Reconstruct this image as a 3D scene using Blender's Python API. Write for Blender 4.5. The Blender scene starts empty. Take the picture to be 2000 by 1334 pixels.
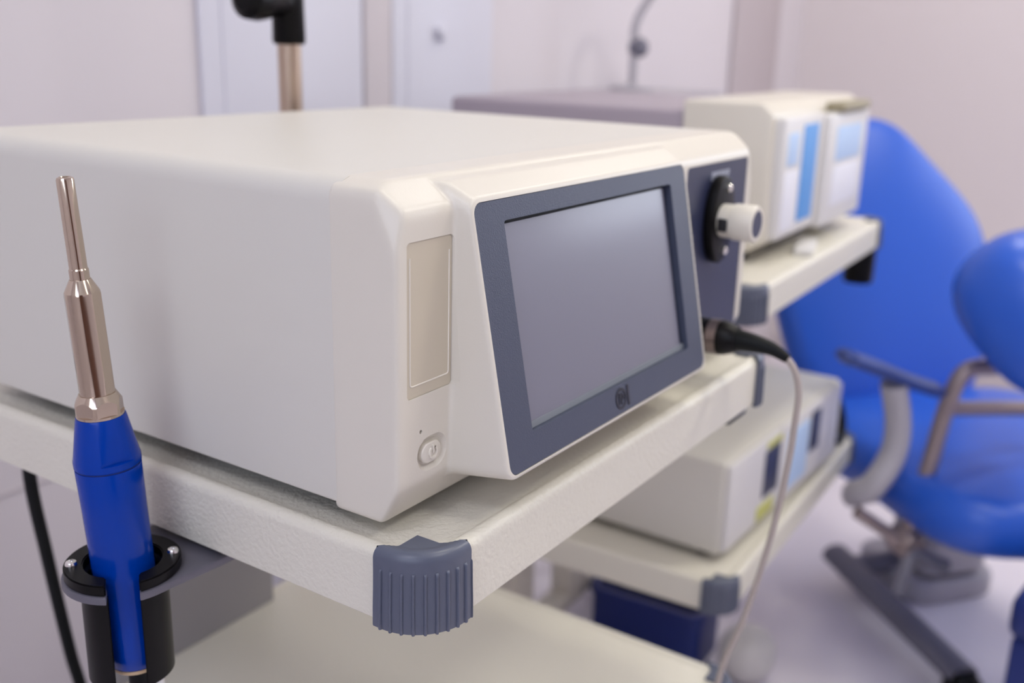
import bpy, bmesh, math, random
from mathutils import Vector, Matrix
random.seed(4)
S = bpy.context.scene
COL = S.collection
PI = math.pi

# ------------------------------------------------------------------ camera
cam_d = bpy.data.cameras.new('camera'); cam = bpy.data.objects.new('camera', cam_d); COL.objects.link(cam)
cam_d.sensor_width = 36.0; cam_d.lens = 36.0; cam_d.clip_start = 0.02
M = Matrix(((0.55821288, 0.21888347, -0.8003052), (-0.82929436, 0.17726633, -0.52995048), (0.02586976, 0.95951377, 0.28047118))).to_4x4()
M.translation = Vector((-0.37941, -0.3006383, 0.31030871))
cam.matrix_world = M
cam_d.dof.use_dof = True; cam_d.dof.focus_distance = 0.560; cam_d.dof.aperture_fstop = 4.6
S.camera = cam
# ------------------------------------------------------------------ light
S.view_settings.view_transform = 'Standard'; S.view_settings.look = 'None'
S.view_settings.gamma = 1.0; S.view_settings.use_curve_mapping = False
S.view_settings.exposure = 0.02
W = bpy.data.worlds.new('World'); S.world = W; W.use_nodes = True
W.node_tree.nodes['Background'].inputs[0].default_value = (0.80, 0.80, 1.0, 1)
W.node_tree.nodes['Background'].inputs[1].default_value = 0.5

def area(name, loc, target, sx, sy, power, color):
    l = bpy.data.lights.new(name, 'AREA'); l.shape = 'RECTANGLE'; l.size = sx; l.size_y = sy
    l.energy = power; l.color = color
    o = bpy.data.objects.new(name, l); COL.objects.link(o); o.location = loc
    d = Vector(target) - Vector(loc)
    o.rotation_euler = d.to_track_quat('-Z', 'Y').to_euler()
    return o
FLOOR, CEIL = -0.80, 1.90
WY0, WY1, WX0, WX1 = -2.6, 0.95, -2.0, 3.3
area('ceiling_light_a', (0.8, -0.30, CEIL - 0.04), (0.6, -0.1, 0), 0.24, 0.24, 6.0, (1.0, 0.97, 0.80))
area('ceiling_light_b', (1.9, -1.1, CEIL - 0.04), (1.6, -0.3, -0.4), 0.50, 0.50, 22, (1.0, 0.97, 0.88))
area('ceiling_light_c', (-1.2, -0.2, CEIL - 0.04), (-0.4, 0.2, 0), 0.60, 0.60, 12, (0.80, 0.84, 1.0))
area('ceiling_light_d', (0.2, -1.25, CEIL - 0.04), (0.2, -0.4, 0), 0.50, 0.50, 12, (1.0, 0.97, 0.92))  # added fill for front-facing surfaces, no known fixture there
area('ceiling_light_e', (2.5, 0.1, CEIL - 0.04), (2.5, 0.1, 0), 0.50, 0.50, 9, (1.0, 0.97, 0.92))  # added to lift the floor and right wall, source unseen
area('daylight_through_left_window', (WX0 + 0.05, -0.7, 1.05), (0.6, 0.0, 0.3), 1.5, 0.8, 3, (0.45, 0.52, 1.0))  # added cool fill for left-facing sides, not a known window
area('daylight_through_right_window', (WX1 - 0.05, -1.25, 0.75), (0.4, 0.0, 0.1), 1.3, 1.0, 9, (0.90, 0.92, 1.0))

# ------------------------------------------------------------------ materials
def mat(name, col, rough=0.5, metal=0.0, bump=0.0, bscale=200.0, spec=0.5, coat=0.0, emit=0.0, varc=0.0, vscale=3.0, aniso=0.0, trans=0.0):
    m = bpy.data.materials.new(name); m.use_nodes = True
    nt = m.node_tree; p = nt.nodes['Principled BSDF']
    p.inputs['Base Color'].default_value = (*col, 1); p.inputs['Roughness'].default_value = rough
    p.inputs['Metallic'].default_value = metal; p.inputs['Specular IOR Level'].default_value = spec
    p.inputs['Coat Weight'].default_value = coat; p.inputs['Coat Roughness'].default_value = 0.15
    if trans: p.inputs['Transmission Weight'].default_value = trans
    if aniso: p.inputs['Anisotropic'].default_value = aniso
    if emit:
        p.inputs['Emission Color'].default_value = (*col, 1); p.inputs['Emission Strength'].default_value = emit
    tc = nt.nodes.new('ShaderNodeTexCoord')
    n = nt.nodes.new('ShaderNodeTexNoise'); n.inputs['Scale'].default_value = vscale; n.inputs['Detail'].default_value = 3
    nt.links.new(tc.outputs['Object'], n.inputs['Vector'])
    mx = nt.nodes.new('ShaderNodeMix'); mx.data_type = 'RGBA'
    v = max(varc, 0.015)
    mx.inputs[6].default_value = (*[c * (1 - v) for c in col], 1); mx.inputs[7].default_value = (*[min(1, c * (1 + v)) for c in col], 1)
    nt.links.new(n.outputs['Fac'], mx.inputs[0]); nt.links.new(mx.outputs[2], p.inputs['Base Color'])
    if bump:
        b = nt.nodes.new('ShaderNodeTexNoise'); b.inputs['Scale'].default_value = bscale; b.inputs['Detail'].default_value = 2.5
        nt.links.new(tc.outputs['Object'], b.inputs['Vector'])
        bp = nt.nodes.new('ShaderNodeBump'); bp.inputs['Strength'].default_value = bump; bp.inputs['Distance'].default_value = 0.001
        nt.links.new(b.outputs['Fac'], bp.inputs['Height']); nt.links.new(bp.outputs['Normal'], p.inputs['Normal'])
    return m
CREAM = mat('cream_plastic', (0.72, 0.675, 0.59), 0.34, bump=0.06, bscale=900, spec=0.45)
CASE = mat('case_paint', (0.68, 0.655, 0.595), 0.40, bump=0.05, bscale=700, spec=0.4)
LABEL = mat('label_film', (0.60, 0.535, 0.42), 0.30)
LABEL_LINE = mat('label_line', (0.80, 0.75, 0.66), 0.35)
TRAY = mat('powder_coat', (0.73, 0.695, 0.60), 0.38, bump=0.8, bscale=300, spec=0.5)
NAVY = mat('navy_bezel', (0.055, 0.065, 0.105), 0.42, bump=0.25, bscale=1300, spec=0.5)
NAVY2 = mat('navy_panel', (0.028, 0.034, 0.078), 0.36)
BLACK = mat('black_plastic', (0.005, 0.0045, 0.005), 0.34, spec=0.14)
BLACK_RUB = mat('black_rubber', (0.006, 0.007, 0.008), 0.45, spec=0.15)
DARK = mat('dark_gap', (0.010, 0.009, 0.012), 0.6)
SCREEN = mat('lcd_screen', (0.15, 0.15, 0.205), 0.40, spec=1.0, coat=0.5)
LIP = mat('screen_lip', (0.20, 0.22, 0.25), 0.5)
CAPM = mat('cap_rubber', (0.095, 0.108, 0.155), 0.36, spec=0.5)
STEEL = mat('stainless_steel', (0.62, 0.515, 0.41), 0.12, metal=1.0)
STEELP = mat('pole_steel', (0.55, 0.43, 0.33), 0.30, metal=1.0)
CHROME = mat('screw_steel', (0.85, 0.83, 0.80), 0.15, metal=1.0)
BLUE = mat('blue_anodised', (0.0, 0.040, 0.35), 0.17, spec=0.22)
BEIGE = mat('beige_ring', (0.62, 0.45, 0.27), 0.4)
CLEAR = mat('clear_tube', (0.80, 0.80, 0.78), 0.2)
GREYPL = mat('grey_plate', (0.13, 0.125, 0.155), 0.42, metal=0.2)
WALLM = mat('wall_paint', (0.67, 0.625, 0.66), 0.7, varc=0.03, vscale=0.8)
WALLR = mat('wall_paint_right', (0.72, 0.66, 0.67), 0.7, varc=0.03, vscale=0.8)
DOORM = mat('door_white', (0.66, 0.655, 0.74), 0.4)
TRIMM = mat('trim_paint', (0.60, 0.55, 0.58), 0.6)
FLOORM = mat('floor_vinyl', (0.82, 0.77, 0.83), 0.35, varc=0.05, vscale=2)
CEILM = mat('ceiling_paint', (0.80, 0.78, 0.76), 0.8)
LILAC = mat('lilac_case', (0.36, 0.31, 0.36), 0.5)
WHITEP = mat('white_plastic', (0.72, 0.70, 0.69), 0.4)
STICKB = mat('blue_sticker', (0.10, 0.33, 0.75), 0.5)
STICKL = mat('pale_blue_sticker', (0.50, 0.66, 0.90), 0.5)
STICKW = mat('white_sticker', (0.80, 0.80, 0.86), 0.5)
OLIVE = mat('olive_plastic', (0.33, 0.29, 0.19), 0.5)
YELLOW = mat('yellow_green_sticker', (0.55, 0.55, 0.16), 0.5)
UPH = mat('blue_vinyl', (0.018, 0.105, 0.58), 0.36, spec=0.5)
UPHD = mat('dark_blue_vinyl', (0.004, 0.02, 0.16), 0.4)
CHGREY = mat('chair_grey', (0.42, 0.40, 0.44), 0.4)
CHDARK = mat('chair_dark_grey', (0.16, 0.155, 0.20), 0.5)
ARMB = mat('armrest_grey_blue', (0.045, 0.075, 0.27), 0.4)
TAN = mat('tube_metal', (0.36, 0.29, 0.28), 0.35, metal=0.6)
CABLE = mat('cable_beige', (0.42, 0.36, 0.33), 0.4)
LETTER = mat('lettering_grey', (0.42, 0.44, 0.52), 0.5)
EMBL = mat('emblem_dark', (0.018, 0.018, 0.030), 0.45)
PANELGLOW = mat('light_diffuser', (1.0, 0.95, 0.88), 0.5, emit=2.0)
WINGLASS = mat('bright_window_glass', (0.78, 0.87, 1.0), 0.3, emit=2.8)

# ------------------------------------------------------------------ helpers
def label(o, text, cat, group=None):
    o['label'] = text; o['category'] = cat
    if group: o['group'] = group
    return o
def thing(name, text, cat, loc=(0, 0, 0), rz=0.0, local=False, group=None):
    o = bpy.data.objects.new(name, None); COL.objects.link(o)
    o.location = loc; o.rotation_euler = (0, 0, rz); o.empty_display_size = 0.02
    o['_o'] = (0.0, 0.0, 0.0) if local else tuple(loc)
    return label(o, text, cat, group)
def off(o):
    while o.parent: o = o.parent
    return Vector(o.get('_o', (0, 0, 0)))
def part(name, bm, m, parent=None, smooth=True, ang=35, text=None, kind=None, mats=None):
    if parent is not None:
        d = off(parent)
        if d.length: bmesh.ops.translate(bm, verts=bm.verts, vec=-d)
    bmesh.ops.recalc_face_normals(bm, faces=bm.faces)
    me = bpy.data.meshes.new(name); bm.to_mesh(me); bm.free()
    me.materials.append(m)
    for x in (mats or []): me.materials.append(x)
    if smooth:
        me.shade_smooth(); me.set_sharp_from_angle(angle=math.radians(ang))
    o = bpy.data.objects.new(name, me); COL.objects.link(o)
    if parent is not None: o.parent = parent
    if text: o['label'] = text
    if kind: o['kind'] = kind
    return o
def from_mesh(name, me, m, parent, **k):
    bm = bmesh.new(); bm.from_mesh(me); bpy.data.meshes.remove(me)
    return part(name, bm, m, parent, **k)
def box(x0, x1, y0, y1, z0, z1, r=0.0, seg=3, bm=None, mtx=None):
    t = bmesh.new(); bmesh.ops.create_cube(t, size=1)
    for v in t.verts: v.co = Vector((x0 + (v.co.x + .5) * (x1 - x0), y0 + (v.co.y + .5) * (y1 - y0), z0 + (v.co.z + .5) * (z1 - z0)))
    if r > 0: bmesh.ops.bevel(t, geom=list(t.edges), offset=r, segments=seg, affect='EDGES', profile=0.5)
    return merge(bm, t, mtx)
def merge(bm, t, mtx=None):
    if mtx is not None: bmesh.ops.transform(t, matrix=mtx, verts=t.verts)
    if bm is None: return t
    me = bpy.data.meshes.new('t'); t.to_mesh(me); t.free(); bm.from_mesh(me); bpy.data.meshes.remove(me)
    return bm
def extrude(poly, a, b, plane='xy', r=0.0, seg=2, bm=None, mtx=None):
    """closed polygon in a plane, extruded between a and b on the remaining axis"""
    t = bmesh.new()
    def P(u, v, w): return {'xy': (u, v, w), 'xz': (u, w, v), 'yz': (w, u, v)}[plane]
    lo = [t.verts.new(P(u, v, a)) for u, v in poly]; hi = [t.verts.new(P(u, v, b)) for u, v in poly]
    t.faces.new(lo); t.faces.new(hi); n = len(poly)
    for i in range(n): t.faces.new((lo[i], lo[(i + 1) % n], hi[(i + 1) % n], hi[i]))
    bmesh.ops.recalc_face_normals(t, faces=t.faces)
    if r > 0:
        es = [e for e in t.edges if (e.calc_face_angle(0) > math.radians(40))]
        bmesh.ops.bevel(t, geom=es, offset=r, segments=seg, affect='EDGES', profile=0.5)
    return merge(bm, t, mtx)
def rrect(x0, x1, y0, y1, r, n=6):
    pts = []
    for cx, cy, a in ((x1 - r, y1 - r, 0), (x0 + r, y1 - r, 90), (x0 + r, y0 + r, 180), (x1 - r, y0 + r, 270)):
        for i in range(n + 1):
            t = math.radians(a + 90 * i / n); pts.append((cx + r * math.cos(t), cy + r * math.sin(t)))
    return pts
def frame_mesh(outer, inner, a, b, mtx=None, bev=0.0):
    """ring between two loops of equal count, thickness a..b"""
    t = bmesh.new(); n = len(outer)
    L = [[t.verts.new((x, y, z)) for x, y in loop] for loop, z in ((outer, a), (outer, b - bev), ([(x + (ix - x) * (bev * 1.0 / max(1e-6, math.hypot(ix - x, iy - y))), y + (iy - y) * (bev / max(1e-6, math.hypot(ix - x, iy - y)))) for (x, y), (ix, iy) in zip(outer, inner)], b), (inner, b), (inner, a))]
    for k in range(5):
        A, B = L[k], L[(k + 1) % 5]
        for i in range(n): t.faces.new((A[i], A[(i + 1) % n], B[(i + 1) % n], B[i]))
    return merge(None, t, mtx)
def align(z, origin=(0, 0, 0), x=None):
    z = Vector(z).normalized()
    x = Vector(x) if x is not None else (Vector((1, 0, 0)) if abs(z.x) < 0.9 else Vector((0, 1, 0)))
    y = z.cross(x).normalized(); x = y.cross(z).normalized()
    m = Matrix((x, y, z)).transposed().to_4x4(); m.translation = Vector(origin); return m
def lathe(prof, n=48, mtx=None, bm=None, mod=None):
    """prof [(r,z)] about z; mod(angle, r, i) may change the radius"""
    t = bmesh.new(); rings = []
    for i, (r, z) in enumerate(prof):
        if r <= 1e-6: rings.append([t.verts.new((0, 0, z))]); continue
        rings.append([t.verts.new(((mod(2 * PI * k / n, r, i) if mod else r) * math.cos(2 * PI * k / n), (mod(2 * PI * k / n, r, i) if mod else r) * math.sin(2 * PI * k / n), z)) for k in range(n)])
    for A, B in zip(rings, rings[1:]):
        if len(A) == 1 and len(B) == 1: continue
        for k in range(n):
            if len(A) == 1: t.faces.new((A[0], B[k], B[(k + 1) % n]))
            elif len(B) == 1: t.faces.new((A[k], A[(k + 1) % n], B[0]))
            else: t.faces.new((A[k], A[(k + 1) % n], B[(k + 1) % n], B[k]))
    for R in (rings[0], rings[-1]):
        if len(R) > 1: t.faces.new(R)
    bmesh.ops.recalc_face_normals(t, faces=t.faces)
    return merge(bm, t, mtx)
def spline(pts, k=10):
    P = [Vector(p) for p in pts]; out = []
    for i in range(len(P) - 1):
        a = P[max(i - 1, 0)]; b = P[i]; c = P[i + 1]; d = P[min(i + 2, len(P) - 1)]
        for j in range(k):
            t = j / k
            out.append(0.5 * ((2 * b) + (c - a) * t + (2 * a - 5 * b + 4 * c - d) * t * t + (3 * b - a - 3 * c + d) * t ** 3))
    out.append(P[-1]); return out
def tube(pts, r, n=14, smooth=10, bm=None, flat=None):
    P = spline(pts, smooth) if smooth else [Vector(p) for p in pts]
    t = bmesh.new(); rings = []; up = None; m = len(P)
    for i, p in enumerate(P):
        d = (P[min(i + 1, m - 1)] - P[max(i - 1, 0)]).normalized()
        if up is None: up = d.orthogonal().normalized() if flat is None else Vector(flat)
        up = (up - d * up.dot(d)).normalized(); s = d.cross(up)
        rr = r(i / (m - 1)) if callable(r) else r
        ru, rs = rr if isinstance(rr, tuple) else (rr, rr)
        rings.append([t.verts.new(p + up * ru * math.cos(2 * PI * k / n) + s * rs * math.sin(2 * PI * k / n)) for k in range(n)])
    for A, B in zip(rings, rings[1:]):
        for k in range(n): t.faces.new((A[k], A[(k + 1) % n], B[(k + 1) % n], B[k]))
    t.faces.new(rings[0]); t.faces.new(rings[-1])
    bmesh.ops.recalc_face_normals(t, faces=t.faces)
    return merge(bm, t)
def blob(center, size, mtx_rot=None, p=2.6, nu=48, nv=28, bm=None):
    """super-ellipsoid cushion"""
    t = bmesh.new(); rings = []
    def sg(x, e): return math.copysign(abs(x) ** e, x)
    e = 2 / p
    for j in range(nv + 1):
        v = -PI / 2 + PI * j / nv
        if j in (0, nv): rings.append([t.verts.new((0, 0, math.copysign(size[2], v)))]); continue
        rings.append([t.verts.new((size[0] * sg(math.cos(v), e) * sg(math.cos(2 * PI * k / nu), e), size[1] * sg(math.cos(v), e) * sg(math.sin(2 * PI * k / nu), e), size[2] * sg(math.sin(v), e))) for k in range(nu)])
    for A, B in zip(rings, rings[1:]):
        for k in range(nu):
            if len(A) == 1: t.faces.new((A[0], B[k], B[(k + 1) % nu]))
            elif len(B) == 1: t.faces.new((A[k], A[(k + 1) % nu], B[0]))
            else: t.faces.new((A[k], A[(k + 1) % nu], B[(k + 1) % nu], B[k]))
    m = (mtx_rot.to_4x4() if mtx_rot else Matrix.Identity(4)); m.translation = Vector(center)
    return merge(bm, t, m)
def apply_mods(bm, fns):
    """run modifiers on a temporary object and hand the mesh back"""
    me = bpy.data.meshes.new('tmp'); bm.to_mesh(me); bm.free()
    o = bpy.data.objects.new('tmp', me); COL.objects.link(o)
    junk = []
    for f in fns: f(o, junk)
    dg = bpy.context.evaluated_depsgraph_get(); dg.update()
    out = bpy.data.meshes.new_from_object(o.evaluated_get(dg))
    bpy.data.objects.remove(o); bpy.data.meshes.remove(me)
    for j in junk:
        d = j.data; bpy.data.objects.remove(j); bpy.data.meshes.remove(d)
    return out
def remesh(v, it, fac=0.5):
    def f(o, junk):
        m = o.modifiers.new('r', 'REMESH'); m.mode = 'VOXEL'; m.voxel_size = v
        s = o.modifiers.new('s', 'SMOOTH'); s.iterations = it; s.factor = fac
    return f
def cut(cutter):
    def f(o, junk):
        bmesh.ops.recalc_face_normals(cutter, faces=cutter.faces)
        me = bpy.data.meshes.new('c'); cutter.to_mesh(me); cutter.free()
        c = bpy.data.objects.new('c', me); COL.objects.link(c); junk.append(c)
        m = o.modifiers.new('b', 'BOOLEAN'); m.operation = 'DIFFERENCE'; m.solver = 'EXACT'; m.object = c
    return f
def copy_tree(o, parent=None):
    c = o.copy(); COL.objects.link(c)
    if parent is not None: c.parent = parent
    for ch in list(o.children): copy_tree(ch, c)
    return c
def structure(name, bm, m, **k):
    return part(name, bm, m, None, kind='structure', **k)

# ------------------------------------------------------------------ room
structure('floor', box(WX0, WX1, WY0, WY1, FLOOR - 0.05, FLOOR), FLOORM)
structure('ceiling', box(WX0, WX1, WY0, WY1, CEIL, CEIL + 0.05), CEILM)
structure('wall_back', box(WX0 - .05, WX1 + .05, WY1, WY1 + 0.05, FLOOR, CEIL), WALLM)
structure('wall_right', box(WX1, WX1 + 0.05, WY0, WY1, FLOOR, CEIL), WALLR)
structure('wall_left', box(WX0 - 0.05, WX0, WY0, WY1, FLOOR, CEIL), WALLM)
structure('wall_front', box(WX0 - .05, WX1 + .05, WY0 - 0.05, WY0, FLOOR, CEIL), WALLM)
structure('baseboard_back', box(WX0, WX1, WY1 - 0.012, WY1, FLOOR, FLOOR + 0.08, 0.003), TRIMM)
structure('baseboard_right', box(WX1 - 0.012, WX1, WY0, WY1 - 0.012, FLOOR, FLOOR + 0.08, 0.003), TRIMM)
structure('trim_1', box(WX0, 0.64, WY1 - 0.003, WY1, -0.288, -0.283, 0.001), TRIMM)
structure('trim_2', box(2.66, 3.04, WY1 - 0.012, WY1, FLOOR + .08, CEIL, 0.01), mat('column_paint', (0.50, 0.44, 0.46), 0.6))
# white cupboard-like double door in the back wall
def door(name, x0, x1):
    d = part(name, box(x0, x1, WY1 - 0.008, WY1, FLOOR, 1.35, 0.002), DOORM, None, kind='structure')
    part('door_panel', box(x0 + .04, x1 - .04, WY1 - 0.010, WY1 - 0.008, FLOOR + .12, 1.25, 0.0008), DOORM, d)
    if name == 'door_2': part('door_handle', lathe([(0, 0), (0.012, 0), (0.014, 0.012), (0.010, 0.016), (0, 0.016)], 24, align((0, -1, 0), (x0 + 0.13, WY1 - 0.010, 0.325))), DOORM, d)
    return d
door('door_1', 0.655, 1.005)
door('door_2', 1.085, 1.395)
structure('trim_3', box(1.01, 1.08, WY1 - 0.010, WY1, FLOOR + .08, 1.38, 0.003), TRIMM)
def window(name, c0, c1, axis, at, z0, z1, sgn):
    w = None
    def B(u0, u1, za, zb, d0, d1, r=0.004):
        a, b = sorted((at + sgn * d0, at + sgn * d1))
        return box(u0, u1, a, b, za, zb, r) if axis == 'x' else box(a, b, u0, u1, za, zb, r)
    w = part(name, B(c0, c1, z0, z1, 0.0, 0.012, 0.0), WINGLASS, None, kind='structure')
    for u0, u1, za, zb in ((c0 - .05, c0, z0 - .05, z1 + .05), (c1, c1 + .05, z0 - .05, z1 + .05), (c0, c1, z0 - .05, z0), (c0, c1, z1, z1 + .05), ((c0 + c1) / 2 - .025, (c0 + c1) / 2 + .025, z0, z1)):
        part('window_frame', B(u0, u1, za, zb, 0.0, 0.03), DOORM, w)
window('window_1', -1.45, 0.05, 'y', WX0, 0.55, 1.45, 1)  # left window is invented, unseen, goes with the cool left fill
window('window_2', -1.9, -0.6, 'y', WX1, 0.25, 1.25, -1)
structure('door_3', box(-1.85, -0.95, WY0, WY0 + 0.03, FLOOR, 1.2, 0.004), mat('door_wood', (0.16, 0.07, 0.045), 0.4))  # unseen, added so the steel handpiece has something dark to reflect
for i, (x, y) in enumerate(((0.8, -0.30), (1.9, -1.1), (-1.2, -0.2), (0.2, -1.25), (2.5, 0.1))):  # last two fixtures belong to the added fill lights
    t = thing('ceiling_light', ('square white ceiling light above the front console', 'white ceiling light between the right window and the examination chair', 'white ceiling light above the left side of the front cart', 'white ceiling light near the wooden door behind the camera', 'white ceiling light near the right wall above the examination chair backrest')[i], 'light', (x, y, CEIL), local=True, group=None)
    part('frame', frame_mesh(rrect(-.33, .33, -.33, .33, .01), rrect(-.3, .3, -.3, .3, .01), -0.03, 0.0), WHITEP, t)
    part('diffuser', box(-.3, .3, -.3, .3, -0.02, -0.005), PANELGLOW, t)

# ------------------------------------------------------------------ carts
T = 0.0435
def shelf_mesh(w, d, rc=0.030, re=0.0065, t=T):
    """pressed sheet shelf: rounded plan corners, rolled upper edge, shallow step inside the rim"""
    bm = bmesh.new(); N = 10
    rows = [(0.010, 0.0), (0.0015, 0.0), (0.0, 0.0015), (0.0, t - re)]
    for i in range(1, 7):
        a = PI / 2 * i / 6; rows.append((re * (1 - math.cos(a)), t - re + re * math.sin(a)))
    rows += [(0.0085, t), (0.0095, t - 0.0006), (0.0108, t - 0.0018), (0.0122, t - 0.0022), (0.017, t - 0.0022)]
    L = []
    for ins, z in rows:
        L.append([bm.verts.new((x, y, z)) for x, y in rrect(ins, w - ins, ins, d - ins, max(rc - ins, 0.004), N)])
    n = len(L[0])
    for A, B in zip(L, L[1:]):
        for i in range(n): bm.faces.new((A[i], A[(i + 1) % n], B[(i + 1) % n], B[i]))
    bm.faces.new(L[-1]); bm.faces.new(L[0])
    return bm
def cap_mesh():
    cx = cy = 0.030; RO = 0.0328
    tip = [(0.0000, 0.0350), (0.0092, 0.0272), (0.0251, 0.0271), (0.0252, 0.0117), (0.0275, 0.0088), (0.0352, 0.0000)]
    def th_of(p): return math.atan2(p[1] - cy, p[0] - cx) % (2 * PI)
    def inner(th):
        c, s_ = math.cos(th), math.sin(th)
        for a, b in zip(tip, tip[1:]):
            ax, ay, bx, by = a[0] - cx, a[1] - cy, b[0] - cx, b[1] - cy
            den = c * (ay - by) - s_ * (ax - bx)
            if abs(den) < 1e-12: continue
            r = (ax * (ay - by) - ay * (ax - bx)) / den; u = (c * ay - s_ * ax) / den
            if -1e-6 <= u <= 1 + 1e-6 and r > 0: return r
        return 0.02
    t0, t1 = th_of(tip[0]), th_of(tip[-1])
    ths = sorted([t0 + (t1 - t0) * i / 330 for i in range(331)] + [th_of(p) for p in tip[1:-1]])
    bm = bmesh.new(); cols = []
    for th in ths:
        c, s_ = math.cos(th), math.sin(th); R0 = RO
        if c < 0 and s_ > 0: R0 = RO / abs(c)
        elif c > 0 and s_ < 0: R0 = RO / abs(s_)
        ri = inner(th)
        arc = (th - PI) / (PI / 2) * 8.0                   # ribs at whole numbers
        f = abs(arc - round(arc)) / 0.5
        rib = 0.0015 * math.sqrt(max(0.0, 1 - (f / 0.30) ** 2))
        col = []
        for r_off, z, e in ((-0.004, -0.0014, 0), (0.0004, -0.0014, 1), (0.0007, -0.0004, 1), (0.0006, 0.010, 1), (0.0002, 0.022, 1), (0, T - 0.0110, 1), (0, T - 0.0096, .9), (0, T - 0.0088, .55), (0, T - 0.0084, 0), (0, T - 0.006, 0), (0, T - 0.0035, 0),
                            (-0.00015, T - 0.0020, 0), (-0.0006, T - 0.0006, 0), (-0.0013, T + 0.0006, 0), (-0.0022, T + 0.0016, 0), (-0.0034, T + 0.0024, 0), (-0.0047, T + 0.0028, 0), (-0.0060, T + 0.0029, 0), (-0.0080, T + 0.0024, 0), (-0.0100, T + 0.0018, 0), (-0.0125, T + 0.0014, 0)):
            R = R0 + r_off + rib * e
            if z > T - 0.002: R = max(R, ri)
            col.append((cx + R * c, cy + R * s_, z))
        x, y = cx + ri * c, cy + ri * s_
        col.append((x, y, T + 0.0013)); col.append((x, y, T - 0.003))
        cols.append([bm.verts.new(p) for p in col])
    for A, B in zip(cols, cols[1:]):
        for i in range(len(A) - 1): bm.faces.new((A[i], A[i + 1], B[i + 1], B[i]))
    for C in (cols[0], cols[-1]): bm.faces.new(C)
    bmesh.ops.remove_doubles(bm, verts=bm.verts, dist=1e-6)
    return bm
def add_caps(cart, w, d, z, first=None):
    for k, (x, y, a) in enumerate(((0, 0, 0), (w, 0, 90), (w, d, 180), (0, d, 270))):
        if first is None: c = first = part('corner_cap', cap_mesh(), CAPM, cart, ang=50, text='slate blue ribbed rubber corner cap')
        else: c = first.copy(); COL.objects.link(c)
        c.parent = cart; c.location = (x, y, z); c.rotation_euler = (0, 0, math.radians(a))
    return first

CW = CD = 0.508
cart = thing('equipment_cart', 'cream metal trolley in front carrying the touchscreen console, ribbed grey corner caps', 'cart', (0, 0, 0), local=True)
part('top_shelf', shelf_mesh(CW, CD), TRAY, cart)
LZ = -0.3435
o = part('lower_shelf', shelf_mesh(CW, CD), TRAY, cart); o.location.z = LZ
capo = add_caps(cart, CW, CD, 0.0); add_caps(cart, CW, CD, LZ, capo)
part('back_panel', box(0.128, 0.334, 0.484, 0.506, LZ + T - 0.0025, 0.0005, 0.003), mat('grey_back_panel', (0.30, 0.285, 0.29), 0.45), cart, text='mid grey metal back panel')  # grey puts the shade below the top shelf into the panel colour
part('column', box(0.128, 0.380, 0.440, 0.490, FLOOR + 0.10, LZ + 0.0005, 0.006), TRAY, cart)
part('base_frame', box(0.02, 0.488, 0.02, 0.488, FLOOR + 0.075, FLOOR + 0.115, 0.012), TRAY, cart)
for x in (0.05, 0.458):
    for y in (0.05, 0.458):
        c = part('caster', lathe([(0, -.012), (0.034, -.012), (0.037, -.008), (0.037, .008), (0.034, .012), (0, .012)], 32, align((1, 0, 0), (x, y, FLOOR + 0.037))), BLACK_RUB, cart)
        part('caster_fork', box(x - .018, x + .018, y - .01, y + .03, FLOOR + .03, FLOOR + .078, .004), CHGREY, c)
part('under_shelf_clip', box(0.440, 0.480, 0.008, 0.040, -0.012, 0.0006, 0.002), BLACK, cart, text='small black clip under the right end of the top shelf')
# stainless pole clamped behind the shelf
pole = part('pole', lathe([(0.0, -0.44), (0.0125, -0.44), (0.0125, 0.95), (0, 0.95)], 32, align((0, 0, 1), (0.430, 0.530, 0))), STEELP, cart)
part('pole_bracket', box(0.405, 0.455, 0.500, 0.531, 0.004, 0.040, 0.003), CHDARK, pole)
part('pole_bracket', box(0.405, 0.455, 0.500, 0.531, LZ + .004, LZ + 0.040, 0.003), CHDARK, pole)
pc = part('pole_clamp', lathe([(0, 0.302), (0.0158, 0.302), (0.0175, 0.305), (0.0165, 0.36), (0.0175, 0.44), (0.0, 0.44)], 40, align((0, 0, 1), (0.430, 0.530, 0))), BLACK, pole)
part('clamp_knob', lathe([(0, -0.072), (0.012, -0.072), (0.0195, -0.066), (0.021, -0.052), (0.0190, -0.038), (0.0165, -0.034), (0.0165, -0.010), (0, -0.010)], 40, align((1, 0.15, 0), (0.430, 0.530, 0.345))), BLACK, pc)

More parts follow.
